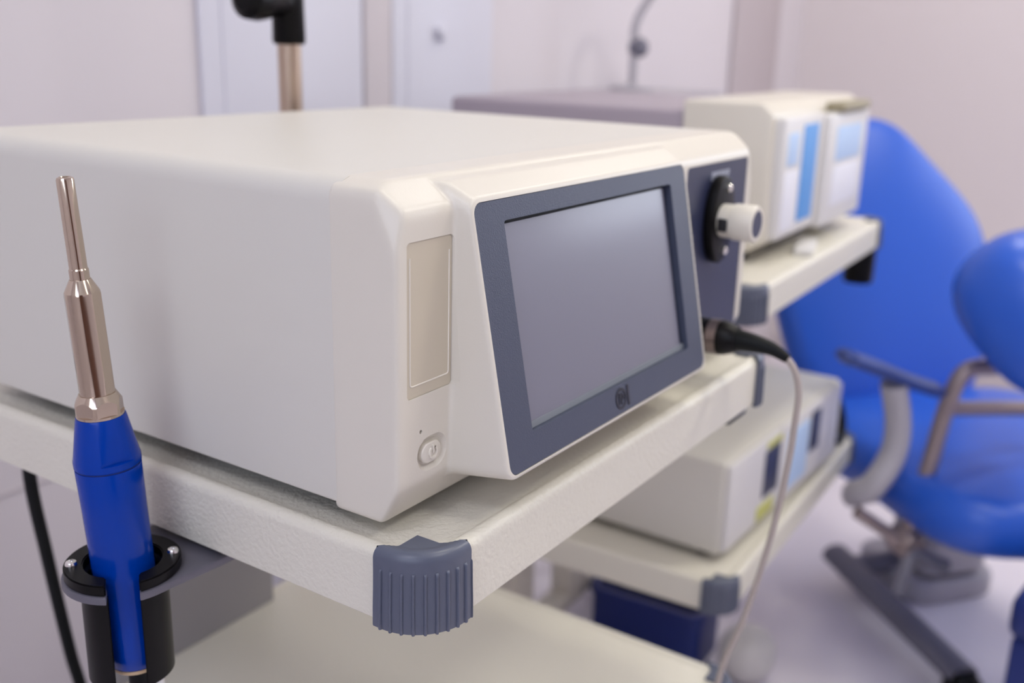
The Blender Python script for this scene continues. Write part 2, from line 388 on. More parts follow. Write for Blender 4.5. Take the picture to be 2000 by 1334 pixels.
# handpiece holder fixed below the left edge of the top shelf
HC = Vector((-0.0425, 0.2015, 0.0)); sd = Vector((-0.60, -0.80, 0)).normalized(); sp = Vector((-sd.y, sd.x, 0))
def c_ring(Ro, Ri, z0, z1, hw, n=64, extra=None, bev=0.0008):
    """C shaped ring: opening of half width hw in direction sd, ends rounded"""
    a0 = math.asin(hw / Ro); ai = math.asin(hw / Ri); t = bmesh.new(); base = math.atan2(sd.y, sd.x)
    out = []; inn = []
    for k in range(n + 1):
        f = k / n
        ao = base + a0 + (2 * PI - 2 * a0) * f; aI = base + ai + (2 * PI - 2 * ai) * f
        ro = Ro
        out.append(Vector((HC.x + ro * math.cos(ao), HC.y + ro * math.sin(ao), 0))); inn.append(Vector((HC.x + Ri * math.cos(aI), HC.y + Ri * math.sin(aI), 0)))
    poly = [(p.x, p.y) for p in out] + [(p.x, p.y) for p in reversed(inn)]
    lo = [t.verts.new((x, y, z0)) for x, y in poly]; hi = [t.verts.new((x, y, z1)) for x, y in poly]; m = len(poly)
    for i in range(m): t.faces.new((lo[i], lo[(i + 1) % m], hi[(i + 1) % m], hi[i]))
    for i in range(n):
        for R in (lo, hi): t.faces.new((R[i], R[i + 1], R[m - 2 - i], R[m - 1 - i]))
    bmesh.ops.recalc_face_normals(t, faces=t.faces)
    if bev:
        es = [e for e in t.edges if e.calc_face_angle(0) > math.radians(50)]
        bmesh.ops.bevel(t, geom=es, offset=bev, segments=2, affect='EDGES')
    return t
def plate_poly():
    R = 0.0352; pts = []
    # tray side rectangle joined to a round end with the same slot
    base = math.atan2(sd.y, sd.x); hw = 0.0092; a0 = math.asin(hw / R); ai = math.asin(hw / 0.0235)
    def A(a, r): return (HC.x + r * math.cos(a), HC.y + r * math.sin(a))
    a = base + a0
    end = 1.5 * PI
    k = 0; th0 = a; th1 = -PI / 2 if base < 0 else 1.5 * PI
    for i in range(9): pts.append(A(th0 + (th1 - th0) * i / 8, R))
    pts.append((-0.030, HC.y - R - .0008)); pts.append((0.0, HC.y - R - 0.0028)); pts.append((0.022, HC.y - R - .0028)); pts.append((0.022, HC.y + R))
    th2 = PI / 2; th3 = base - a0 + 2 * PI if base < 0 else base - a0
    for i in range(17): pts.append(A(th2 + (th3 - th2) * i / 16, R))
    # inner, going back
    s = base - ai + (2 * PI if base < 0 else 0); e = base + ai
    inner = [A(s + (e - s) * i / 40, 0.0235) for i in range(41)]
    return pts + inner
holder = part('handpiece_holder', extrude(plate_poly(), -0.0082, -0.0034, 'xy', 0.0006, 2), GREYPL, cart, text='dark grey metal bracket plate')
part('flange', c_ring(0.0338, 0.0228, -0.0034, 0.0034, 0.0092), BLACK, holder)
part('sleeve', c_ring(0.0254, 0.0228, -0.0730, -0.0082, 0.0088, bev=0.0005), BLACK, holder)
for s in (-1, 1):
    c = HC + sp * s * 0.0290
    part('screw', lathe([(0.0, 0.0032), (0.0036, 0.0032), (0.0036, 0.0044), (0.0030, 0.0057), (0.0018, 0.0063), (0.0014, 0.0063), (0.0014, 0.0052), (0, 0.0052)], 28, align((0, 0, 1), (c.x, c.y, 0))), CHROME, holder)

# ------------------------------------------------------------------ handpiece
hax = Vector((-0.0105, 0.0075, 0.25)).normalized()
hmx = align(hax, (HC.x, HC.y, 0.0), x=sd)
hp = thing('shockwave_handpiece', 'blue metal handpiece with long steel tip standing upright in the black holder', 'medical handpiece', (HC.x, HC.y, -0.085))
GZ = {'seam': 0.0765}
def fl(n, k, ph=0.0):   # circle with n flats
    def f(a, r, i):
        s = 2 * PI / n; b = ((a - ph) % s) - s / 2
        return min(r, k * r / math.cos(b)) if i in FLATS else r
    return f
part('grip', lathe([(0, -0.0665), (0.0150, -0.0665), (0.0170, -0.0640), (0.0178, -0.055), (0.0180, -0.02), (0.0184, 0.04), (0.0188, 0.0652), (0.0186, 0.0658), (0.0, 0.0658)], 72, hmx), BLUE, hp)
def cone_bm():
    bm = lathe([(0.0, 0.0666), (0.0184, 0.0666), (0.0190, 0.0672), (0.0190, 0.0710), (0.0184, 0.0735), (0.0142, 0.0960), (0.0137, 0.0972), (0, 0.0972)], 72)
    me = apply_mods(bm, [cut(box(-0.010, 0.010, 0.0, 0.01, -0.014, 0.018, mtx=Matrix.Translation((0.0, 0, 0)) @ Matrix.Translation((0, 0, 0.0850)) @ Matrix.Rotation(0, 4, 'X') @ Matrix.Translation((0, 0.0163, 0))))])
    b2 = bmesh.new(); b2.from_mesh(me); bpy.data.meshes.remove(me)
    bmesh.ops.transform(b2, matrix=hmx @ Matrix.Rotation(math.radians(-68), 4, 'Z'), verts=b2.verts); return b2
part('grip_collar', cone_bm(), BLUE, hp, ang=30)
part('seam_ring', lathe([(0, 0.0656), (0.0182, 0.0656), (0.0182, 0.0668), (0, 0.0668)], 64, hmx), UPHD, hp)
def nut_bm():
    bm = lathe([(0.0, 0.0968), (0.0130, 0.0968), (0.0134, 0.0974), (0.0136, 0.1045), (0.0132, 0.1058), (0.0104, 0.1108), (0.0, 0.1108)], 72)
    fns = []
    for k in range(6):
        a = math.radians(60 * k + 22); m = Matrix.Rotation(a, 4, 'Z')
        fns.append(cut(box(0.0122, 0.02, -0.0085, 0.0085, 0.0988, 0.1075, mtx=m)))
    me = apply_mods(bm, fns); b2 = bmesh.new(); b2.from_mesh(me); bpy.data.meshes.remove(me)
    bmesh.ops.transform(b2, matrix=hmx, verts=b2.verts); return b2
part('steel_nut', nut_bm(), STEEL, hp, ang=20)
def body_mod(a, r, i): 
    if i not in (2, 3): return r
    s = 2 * PI / 8; b = ((a + 0.2) % s) - s / 2
    return min(r, 0.945 * r / math.cos(b))
part('steel_barrel', lathe([(0, 0.1100), (0.0098, 0.1100), (0.0100, 0.1112), (0.0100, 0.1695), (0.0096, 0.1708), (0.0058, 0.1780), (0.0, 0.1780)], 96, hmx, mod=body_mod), STEEL, hp, ang=18)
part('steel_tip', lathe([(0, 0.1772), (0.0054, 0.1772), (0.0054, 0.1834), (0.0049, 0.1842), (0.0047, 0.2330), (0.0043, 0.2342), (0.0032, 0.2347), (0.0028, 0.2342), (0.0028, 0.2310), (0, 0.2310)], 48, hmx), STEEL, hp, ang=30)
part('end_ring', lathe([(0, -0.0690), (0.0150, -0.0690), (0.0156, -0.0682), (0.0156, -0.0663), (0, -0.0663)], 48, hmx), BEIGE, hp)
cb = hmx @ Vector((0, 0, -0.0690))
part('cable', tube([cb + Vector((0, 0, .004)), cb + Vector((0, .0, -.05)), cb + Vector((0.004, 0.01, -.16)), cb + Vector((0.02, 0.03, -.30)), cb + Vector((0.05, 0.12, -.42))], 0.0065), BLACK_RUB, hp)
part('air_hose', tube([cb + Vector((0.0085, -.006, .004)), cb + Vector((0.010, -.007, -.05)), cb + Vector((0.016, 0.0, -.16)), cb + Vector((0.034, 0.02, -.30)), cb + Vector((0.06, 0.11, -.42))], 0.0034), CLEAR, hp)

hc = part('hanging_cable', tube([(0.080, 0.494, -0.005), (0.0835, 0.516, -0.066), (0.0925, 0.518, -0.155), (0.1045, 0.518, -0.26), (0.115, 0.518, -0.34), (0.13, 0.53, -0.56), (0.15, 0.56, FLOOR + .006)], 0.0058, smooth=8), BLACK_RUB, None)
label(hc, 'thin black cable hanging under the front cart behind the handpiece', 'cable')

# ------------------------------------------------------------------ front console
con = thing('medical_console', 'cream medical console with tilted touchscreen and navy socket panel on the front cart', 'medical device', (0.258, 0.24, T))
X0, X1 = 0.0130, 0.5010; YF = 0.0310; YS = 0.0780; ZT = 0.2405
def rounded_profile(pts, rad, n=6):
    out = []
    m = len(pts)
    for i, (p, r) in enumerate(zip(pts, rad)):
        if r <= 0: out.append(p); continue
        a = Vector(pts[i - 1]) - Vector(p); b = Vector(pts[(i + 1) % m]) - Vector(p)
        a.normalize(); b.normalize(); ang = a.angle(b); t = r / math.tan(ang / 2)
        s = Vector(p) + a * t; e = Vector(p) + b * t; bis = (a + b).normalized(); c = Vector(p) + bis * (r / math.sin(ang / 2))
        va = s - c; vb = e - c; tot = va.angle(vb); sg = 1 if va.x * vb.y - va.y * vb.x > 0 else -1
        for k in range(n + 1):
            q = tot * k / n * sg; out.append((c.x + va.x * math.cos(q) - va.y * math.sin(q), c.y + va.x * math.sin(q) + va.y * math.cos(q)))
    return out
# rear case: folded sheet with big upper radii
prof = rounded_profile([(X0 + .0004, 0.0548), (X1 - .0004, 0.0548), (X1 - .0004, ZT - .0003), (X0 + .0004, ZT - .0003)], (0.002, 0.002, 0.0135, 0.0135), 8)
part('rear_case', extrude(prof, YS - 0.0050, 0.445, 'xz', 0.0, 2), CASE, con, ang=40)
part('underside_plate', box(X0 + .012, X1 - .012, YS, 0.43, 0.0500, 0.0552, 0.001), DARK, con)
for x in (0.05, 0.455):
    for y in (0.10, 0.40):
        part('rubber_foot', lathe([(0, T - 0.0022), (0.011, T - 0.0022), (0.012, T), (0.012, 0.0505), (0, 0.0505)], 28, align((0, 0, 1), (x, y, 0))), BLACK_RUB, con)
# front shell
A0 = (YF, 0.2225); 
shell = extrude([(YS + .0008, ZT), (0.049, ZT), (0.0330, 0.2270), (YF, 0.2225), (YF, 0.0735), (0.0430, 0.0508), (YS + .0008, 0.0508)], X0, X1, 'yz')
def chop(bm, p, no):
    g = list(bm.verts) + list(bm.edges) + list(bm.faces)
    r = bmesh.ops.bisect_plane(bm, geom=g, plane_co=Vector(p), plane_no=Vector(no), clear_outer=True, dist=1e-7)
    es = [e for e in r['geom_cut'] if isinstance(e, bmesh.types.BMEdge)]
    bmesh.ops.holes_fill(bm, edges=es, sides=0)
def plane3(a, b, c, outward):
    n = (Vector(b) - Vector(a)).cross(Vector(c) - Vector(a)).normalized()
    return a, (n if n.dot(Vector(outward)) > 0 else -n)
chop(shell, *plane3((X0, 0.0510, ZT), (0.0195, YF, 0.2225), (X0, YF, 0.202), (-1, -1, 1)))
chop(shell, *plane3((X1 - .006, 0.0490, ZT), (X1 - .008, YF, 0.2225), (X1, YF, 0.195), (1, -.5, 1)))
# long upper edges left and right: soften by chopping small chamfers
chop(shell, (X0 + .006, 0, ZT), (-1, 0, 1)); chop(shell, (X0 + .0022, 0, ZT - .0045 + .00), (-2.2, 0, 1)); chop(shell, (X0 + .0105, 0, ZT - .0010), (-1, 0, 2.6))
chop(shell, (X1 - .006, 0, ZT), (1, 0, 1)); chop(shell, (X1 - .0105, 0, ZT - .0010), (1, 0, 2.6))
# screen housing joined to the shell
BX0, BX1 = 0.0660, 0.3335
Bq = Vector((0, -0.0080, 0.0741)); vv = Vector((0, 0.0300, 0.15215)).normalized(); nn = Vector((0, -0.98110, 0.19348)); HH = 0.1551
def bz(x, v, o=0.0): return Vector((x, 0, 0)) + Bq + vv * v + nn * o
hous = bmesh.new()
rim = 0.0026
fr = [bz(BX0 - rim, -rim), bz(BX1 + rim, -rim), bz(BX1 + rim, HH + rim), bz(BX0 - rim, HH + rim)]
mid = [Vector((BX0 - 0.0075, 0.030, 0.0672)), Vector((BX1 + 0.0065, 0.030, 0.0672)), Vector((BX1 + 0.0065, 0.0385, 0.2372)), Vector((BX0 - 0.0060, 0.0385, 0.2372))]
bk = [Vector((BX0 - 0.011, 0.055, 0.064)), Vector((BX1 + 0.009, 0.055, 0.064)), Vector((BX1 + 0.009, 0.055, 0.2390)), Vector((BX0 - 0.011, 0.055, 0.2390))]
vs = [[hous.verts.new(p) for p in L] for L in (fr, mid, bk)]
hous.faces.new(vs[0]); hous.faces.new(vs[2])
for A, B in zip(vs, vs[1:]):
    for i in range(4): hous.faces.new((A[i], A[(i + 1) % 4], B[(i + 1) % 4], B[i]))
bmesh.ops.recalc_face_normals(hous, faces=hous.faces)
vert_e = [e for e in hous.edges if set(e.verts) <= set(vs[0]) | set(vs[1]) and len(set(e.verts) & set(vs[0])) == 1]
bmesh.ops.bevel(hous, geom=vert_e, offset=0.0075, segments=5, affect='EDGES', profile=0.5)
sm = apply_mods(shell, [remesh(0.00105, 34, 0.5)])
shell = bmesh.new(); shell.from_mesh(sm); bpy.data.meshes.remove(sm)
merge(shell, hous)
# side fillet wedge between label column and housing
cuts = []
# recess for screen frame
def inplane(poly, o0, o1):
    t = bmesh.new()
    lo = [t.verts.new(bz(x, v, o0)) for x, v in poly]; hi = [t.verts.new(bz(x, v, o1)) for x, v in poly]; n = len(poly)
    t.faces.new(lo); t.faces.new(hi)
    for i in range(n): t.faces.new((lo[i], lo[(i + 1) % n], hi[(i + 1) % n], hi[i]))
    bmesh.ops.recalc_face_normals(t, faces=t.faces); return t
FRr = 0.0068
cuts.append(cut(inplane(rrect(BX0 - .0001, BX1 + .0001, -.0001, HH + .0001, FRr + .0001, 8), -0.010, 0.02)))
LX0, LX1, LZ0, LZ1 = 0.0213, 0.0607, 0.1240, 0.2098
cuts.append(cut(extrude(rrect(LX0, LX1, LZ0, LZ1, 0.0024), YF - 0.006, YF + 0.0011, 'xz')))
BC = (0.0425, 0.0882)
def capsule(cx, cz, hw, hh, n=12): return rrect(cx - hw, cx + hw, cz - hh, cz + hh, min(hw, hh) * 0.999, n)
def frustum(c, w0, h0, w1, h1, y0, y1):
    t = bmesh.new(); a = [t.verts.new((x, y0, z)) for x, z in capsule(*c, w0, h0)]; b = [t.verts.new((x, y1, z)) for x, z in capsule(*c, w1, h1)]; n = len(a)
    t.faces.new(a); t.faces.new(b)
    for i in range(n): t.faces.new((a[i], a[(i + 1) % n], b[(i + 1) % n], b[i]))
    return t
cuts.append(cut(frustum((BC[0] + .0006, BC[1]), 0.0150, 0.0118, 0.0100, 0.0072, YF - 0.0016, YF + 0.0030)))
cuts.append(cut(lathe([(0, -.006), (0.0012, -.006), (0.0012, .006), (0, .006)], 16, align((0, 1, 0), (0.0330, YF, 0.1030)))))
PX0, PX1, PZ0, PZ1 = 0.3620, 0.4880, 0.0600, 0.2200
cuts.append(cut(extrude(rrect(PX0, PX1, PZ0, PZ1, 0.004), YF - 0.006, YF + 0.0030, 'xz')))
fs = apply_mods(shell, [remesh(0.00105, 7, 0.5)] + cuts)
from_mesh('front_shell', fs, CREAM, con, ang=38)

# screen frame, recessed screen
SX0, SX1, SV0, SV1 = BX0 + 0.0272, BX0 + 0.2425, 0.0195, 0.1427
bmx = Matrix(((1, 0, 0, 0), (0, vv.y, nn.y, Bq.y), (0, vv.z, nn.z, Bq.z), (0, 0, 0, 1)))
sf = part('screen_frame', frame_mesh(rrect(BX0, BX1, 0, HH, FRr, 8), rrect(SX0, SX1, SV0, SV1, 0.0022, 8), -0.0098, -0.0004, bmx, bev=0.0005), NAVY, con, ang=30)
part('screen_lip', extrude(rrect(SX0 - .0005, SX1 + .0005, SV0 - .0005, SV1 + .0005, .0022), -0.0099, -0.0075, 'xy', 0, 2, mtx=bmx), DARK, con)
part('screen', extrude(rrect(SX0 + .0003, SX1 - 0.0048, SV0 + .0036, SV1 - .0022, .0015), -0.0076, -0.0046, 'xy', 0, 2, mtx=bmx), SCREEN, con)
part('screen_lip', extrude(rrect(SX0 + .0002, SX1 - .0002, SV0 + .0002, SV0 + .0042, .0006), -0.0076, -0.0040, 'xy', 0, 2, mtx=bmx), LIP, con, text='pale grey strip along the lower screen edge')
# emblem on the frame
def ring2d(cx, cy, ro, ri, a0=0, a1=360, n=36):
    o = [(cx + ro * math.cos(math.radians(a0 + (a1 - a0) * i / n)), cy + ro * math.sin(math.radians(a0 + (a1 - a0) * i / n))) for i in range(n + 1)]
    q = [(cx + ri * math.cos(math.radians(a0 + (a1 - a0) * i / n)), cy + ri * math.sin(math.radians(a0 + (a1 - a0) * i / n))) for i in range(n, -1, -1)]
    return o + q
def strip(bm, loop2, a, b, mtx):
    """annular loop (outer forward, inner back) as quads"""
    n = len(loop2) // 2; t = bmesh.new()
    lo = [t.verts.new((x, y, a)) for x, y in loop2]; hi = [t.verts.new((x, y, b)) for x, y in loop2]; m = len(loop2)
    for i in range(n - 1):
        t.faces.new((lo[i], lo[i + 1], lo[m - 2 - i], lo[m - 1 - i])); t.faces.new((hi[i], hi[i + 1], hi[m - 2 - i], hi[m - 1 - i]))
        t.faces.new((lo[i], lo[i + 1], hi[i + 1], hi[i])); t.faces.new((lo[m - 1 - i], lo[m - 2 - i], hi[m - 2 - i], hi[m - 1 - i]))
    return merge(bm, t, mtx)
ex, ey = BX0 + 0.1335, 0.0103
e = bmesh.new()
strip(e, ring2d(ex, ey, 0.0072, 0.0054), -0.0005, 0.0001, bmx)
for (a, b, c, d) in ((-0.0004, 0.0010, -0.0040, 0.0034), (-0.0034, -0.0022, -0.0034, 0.0040)):
    merge(e, extrude([(ex + a, ey + c), (ex + b, ey + c), (ex + b + .0008, ey + d), (ex + a + .0008, ey + d)], -0.0005, 0.0001, 'xy', mtx=bmx))
strip(e, ring2d(ex + .0012, ey + .0006, 0.0026, 0.0014, -90, 100), -0.0005, 0.0001, bmx)
strip(e, ring2d(ex - .0020, ey + .0004, 0.0022, 0.0011, 10, 140), -0.0005, 0.0001, bmx)
merge(e, extrude(rrect(ex + .0086, ex + .0112, ey - .0070, ey + .0072, .0010), -0.0005, 0.0001, 'xy', mtx=bmx))
part('emblem', e, EMBL, con, smooth=False, text='dark round letter emblem on the screen frame')
# label column
part('label_panel', extrude(rrect(LX0 + .00025, LX1 - .00025, LZ0 + .00025, LZ1 - .00025, 0.0022), YF + 0.0006, YF + 0.0014, 'xz'), LABEL, con)
ln = bmesh.new()
u = [(0.0243, 0.2015), (0.0243, 0.1325), (0.0249, 0.1313), (0.0262, 0.1308), (0.0562, 0.1308), (0.0574, 0.1312), (0.0580, 0.1325), (0.0580, 0.2015)]
tube([(x, YF + 0.0006, z) for x, z in u], lambda t: (0.00045, 0.00045), 8, 0, ln)
part('label_outline', ln, LABEL_LINE, con)
# power button
pb = part('power_button', extrude(capsule(*BC, 0.0087, 0.0060), YF - 0.0002, YF + 0.0045, 'xz', 0.0008, 3), CREAM, con)
s = bmesh.new()
pmx = Matrix(((1, 0, 0, BC[0] + .0008), (0, 0, 1, YF - .0003), (0, 1, 0, BC[1]), (0, 0, 0, 1)))
strip(s, ring2d(0, -.0002, 0.0038, 0.0026, 122, 418), -0.0008, 0.0004, pmx)
merge(s, extrude(rrect(-.0006, .0006, -.0006, .0042, .0004), -0.0008, 0.0004, 'xy', mtx=pmx))
part('power_symbol', s, LABEL_LINE, pb, smooth=False)
part('indicator_hole', lathe([(0, 0.0035), (0.0008, 0.0035), (0.0008, 0.0055), (0, 0.0055)], 14, align((0, 1, 0), (0.0330, YF, 0.1030))), DARK, con)
# socket panel on the right
part('socket_panel', extrude(rrect(PX0 + .0003, PX1 - .0003, PZ0 + .0003, PZ1 - .0003, 0.0038), YF + 0.0004, YF + 0.0032, 'xz'), NAVY2, con)
lt = bmesh.new(); x = 0.411
for k in range(7):
    w = (0.0040, 0.0048, 0.0036, 0.0050, 0.0040, 0.0016, 0.0044)[k]
    box(x, x + w, YF - .0001, YF + .0006, 0.2085, 0.2125, bm=lt); box(x, x + w * .45, YF - .0001, YF + .0006, 0.2055, 0.2085, bm=lt); x += w + 0.0014
part('panel_lettering', lt, LETTER, con, smooth=False, text='small pale grey lettering too blurred to read')
kc = (0.4230, 0.1730)
so = part('scope_socket', extrude([(kc[0] + 0.0235 * math.cos(a * PI / 24), kc[1] + 0.0365 * math.sin(a * PI / 24)) for a in range(48)], YF - 0.0085, YF + 0.0006, 'xz', 0.0020, 3), BLACK, con)
for z in (0.1990, 0.1465):
    part('socket_screw', lathe([(0, 0.0), (0.0036, 0.0), (0.0036, 0.0018), (0.0025, 0.0028), (0, 0.0028)], 24, align((0, -1, 0), (0.4275, YF - 0.0084, z))), CHROME, so)
kb = part('socket_knob', lathe([(0, 0.0), (0.0135, 0.0), (0.0140, 0.0010), (0.0140, 0.0080), (0.0128, 0.0084), (0.0128, 0.0098), (0.0148, 0.0105), (0.0152, 0.0120), (0.0152, 0.0285), (0.0142, 0.0300), (0.0112, 0.0302), (0.0112, 0.0295), (0, 0.0295)], 48, align((0, -1, 0), (0.4200, YF - 0.0084, kc[1]))), CREAM, con)
part('knob_face', lathe([(0, 0.0294), (0.0110, 0.0294), (0.0110, 0.0300), (0, 0.0300)], 40, align((0, -1, 0), (0.4200, YF - 0.0084, kc[1]))), NAVY2, kb)
part('knob_slot', box(0.4050, 0.4070, YF - 0.0180, YF - 0.0100, 0.166, 0.1765, 0.0006), DARK, kb)
part('cable_socket', lathe([(0, -0.002), (0.0150, -0.002), (0.0150, 0.008), (0.0120, 0.0105), (0, 0.0105)], 36, align((0, -1, 0), (0.3980, YF, 0.0790))), BLACK, con)

# camera cable plugged into the console
cc = thing('camera_cable', 'black connector plugged into the front console with beige cable hanging down', 'cable', (0.400, 0.02, 0.08))
part('plug', lathe([(0, 0.006), (0.0125, 0.006), (0.0145, 0.009), (0.0145, 0.028), (0.0120, 0.036), (0.0100, 0.040), (0, 0.040)], 36, align((0, -1, 0.04), (0.398, YF, 0.0790))), BLACK, cc)
part('plug_ring', lathe([(0, 0.016), (0.0149, 0.016), (0.0149, 0.0245), (0, 0.0245)], 36, align((0, -1, 0.04), (0.398, YF, 0.0790))), mat('worn_metal', (0.25, 0.20, 0.20), 0.3, metal=0.8), cc)  # brownish metal band around the plug
part('strain_relief', tube([(0.398, -0.004, 0.0802), (0.398, -0.022, 0.0800), (0.399, -0.038, 0.0775), (0.400, -0.051, 0.0715)], lambda t: 0.0098 - 0.0062 * t, 20, 8), BLACK_RUB, cc)
part('cord', tube([(0.400, -0.0495, 0.0725), (0.400, -0.0575, 0.063), (0.400, -0.0625, 0.045), (0.400, -0.0622, 0.020), (0.400, -0.0610, -0.010), (0.400, -0.0560, -0.060), (0.400, -0.0470, -0.118), (0.400, -0.0350, -0.175), (0.400, -0.0190, -0.237), (0.397, -0.014, -0.34), (0.385, -0.02, -0.50), (0.38, -0.04, -0.70), (0.39, -0.08, FLOOR + 0.006), (0.45, -0.16, FLOOR + 0.004)], 0.0027, 12, 8), CABLE, cc)

# ------------------------------------------------------------------ second cart
C2 = Vector((0.745, 0.104, 0.0)); A2 = math.radians(2.3); W2 = 0.655
TOP2 = 0.0400 - T; LOW2 = -0.3470 - T
cart2 = thing('equipment_cart', 'second cream trolley to the right, behind the front cart, with a boxed device per shelf', 'cart', C2, A2, local=True)
for nm, z in (('top_shelf', TOP2), ('lower_shelf', LOW2)):
    o = part(nm, shelf_mesh(W2, CD), TRAY, cart2); o.location.z = z; add_caps(cart2, W2, CD, z, capo)
for x in (0.20, 0.40):
    part('column', box(x, x + 0.062, 0.43, 0.475, LOW2 + T - 0.001, TOP2 + .0005, 0.006), TRAY, cart2)
    part('column', box(x, x + 0.062, 0.43, 0.475, FLOOR + 0.10, LOW2 + .0005, 0.006), TRAY, cart2)
for x in (0.03, W2 - .07):
    part('base_rail', box(x, x + .04, 0.26, 0.488, FLOOR + 0.075, FLOOR + 0.115, 0.010), TRAY, cart2)
part('base_crossbar', box(0.06, W2 - .06, 0.43, 0.475, FLOOR + 0.078, FLOOR + 0.112, 0.010), TRAY, cart2)
for x in (0.05, W2 - .05):
    for y in (0.29, 0.458):
        c = part('caster', lathe([(0, -.012), (0.034, -.012), (0.037, -.008), (0.037, .008), (0.034, .012), (0, .012)], 32, align((1, 0, 0), (x, y, FLOOR + 0.037))), BLACK_RUB, cart2)
        part('caster_fork', box(x - .018, x + .018, y - .01, y + .03, FLOOR + .03, FLOOR + .078, .004), CHGREY, c)
h2 = part('probe_holder', lathe([(0.0, -0.070), (0.024, -0.070), (0.026, -0.066), (0.026, 0.0), (0.032, 0.001), (0.033, 0.006), (0.030, 0.008), (0.022, 0.008), (0.021, -0.06), (0, -0.06)], 40, align((0, 0, 1), (W2 + 0.036, 0.04, -0.010))), BLACK, cart2)
part('holder_arm', box(W2 - 0.02, W2 + 0.012, 0.025, 0.055, TOP2 - 0.004, TOP2 + 0.0, 0.001), GREYPL, h2)

# device on top shelf of second cart
def l2w(x, y, z): return (C2.x + x * math.cos(A2) - y * math.sin(A2), C2.y + x * math.sin(A2) + y * math.cos(A2), z)
d2 = thing('medical_console', 'white and lilac device with blue strip and pale stickers on top shelf of second cart', 'medical device', l2w(0, 0, TOP2 + T), A2, local=True)
H2 = 0.205
DX0, DX1, DM = 0.150, 0.590, 0.345
part('rear_case', box(DX0 + .004, DX1 - .004, 0.165, 0.545, 0.012, H2 - .014, 0.008), LILAC, d2)
part('front_shell', extrude([(0.045, 0.028), (0.070, 0.012), (0.17, 0.012), (0.17, H2), (0.062, H2), (0.048, H2 - 0.014)], DX0, DX1, 'yz', 0.005, 3), CREAM, d2)
part('front_module', box(DX0 + .012, DM - .008, 0.034, 0.050, 0.030, H2 - 0.018, 0.004), WHITEP, d2)
part('front_module', box(DM + .008, DX1 - .012, 0.028, 0.050, 0.022, H2 - 0.020, 0.006), WHITEP, d2)
part('blue_strip', box(DM - .100, DM - .032, 0.0328, 0.036, 0.045, H2 - 0.030, 0.001), STICKB, d2)
part('sticker', box(DX0 + .030, DX0 + .075, 0.0330, 0.036, 0.125, H2 - 0.038, 0.001), STICKL, d2)
part('sticker', box(DX0 + .025, DX0 + .085, 0.0331, 0.036, 0.040, 0.118, 0.001), STICKW, d2)
part('sticker', box(DM + .050, DX1 - .055, 0.0268, 0.030, 0.115, H2 - 0.040, 0.001), STICKL, d2)
part('sticker', box(DM + .045, DX1 - .050, 0.0268, 0.030, 0.050, 0.108, 0.001), STICKW, d2)
part('handle', box(DM + .050, DX1 - .035, 0.022, 0.050, H2 - .020, H2 - 0.006, 0.004), OLIVE, d2)
for x in (DX0 + .04, DX1 - .04):
    for y in (0.09, 0.43):
        part('rubber_foot', lathe([(0, -0.0022), (0.012, -0.0022), (0.012, 0.013), (0, 0.013)], 24, align((0, 0, 1), (x, y, 0))), BLACK_RUB, d2)
# a low tray and tangled bits on the same shelf
st = thing('paper_pack', 'small white paper pack lying on second cart top shelf below the blue strip', 'paper', l2w(0.30, 0.030, TOP2 + T), A2 + 0.2, local=True)
part('sheet', box(-0.05, 0.05, -0.012, 0.014, -0.0022, 0.008, 0.002), WHITEP, st)

# device on the lower shelf
d3 = thing('light_source_unit', 'low grey box device with dark slot and yellow sticker on second cart lower shelf', 'medical device', l2w(-0.012, 0.000, LOW2 + T), A2 - math.radians(3.5), local=True)
EX0, EX1 = 0.062, 0.520
part('case', box(EX0, EX1, 0.040, 0.44, 0.010, 0.142, 0.005), CASE, d3)
part('front_panel', box(EX0 + .006, EX0 + .190, 0.033, 0.041, 0.014, 0.138, 0.003), WHITEP, d3)
part('front_panel', box(EX0 + .195, EX1 - .006, 0.033, 0.041, 0.014, 0.138, 0.003), WHITEP, d3)
part('display_slot', box(EX0 + .125, EX0 + .180, 0.0315, 0.034, 0.050, 0.120, 0.001), NAVY2, d3)
part('sticker', box(EX0 + .110, EX0 + .170, 0.0315, 0.034, 0.018, 0.040, 0.001), YELLOW, d3)
part('sticker', box(EX0 + .130, EX0 + .185, 0.0315, 0.034, 0.122, 0.132, 0.001), YELLOW, d3)
part('blue_control', box(EX0 + .215, EX0 + .300, 0.0310, 0.034, 0.030, 0.120, 0.001), STICKL, d3)
part('dark_control', box(EX0 + .310, EX0 + .350, 0.0310, 0.034, 0.060, 0.125, 0.001), NAVY2, d3)
for x in (EX0 + .03, EX1 - .03):
    for y in (0.07, 0.40):
        part('rubber_foot', lathe([(0, -0.0022), (0.012, -0.0022), (0.012, 0.011), (0, 0.011)], 24, align((0, 0, 1), (x, y, 0))), BLACK_RUB, d3)
cl = bmesh.new()
for k in range(3):
    tube([l2w(0.592 + 0.040 * math.cos(a * PI / 8 + k), 0.026 + 0.012 * k + 0.012 * math.sin(a * PI / 8), LOW2 + T + 0.043 + 0.037 * math.sin(a * PI / 8 + k)) for a in range(17)], 0.0062, 10, 4, cl)
cl = part('coiled_cable', cl, BLACK_RUB, None); label(cl, 'coiled black cable at the right end of second cart lower shelf', 'cable')

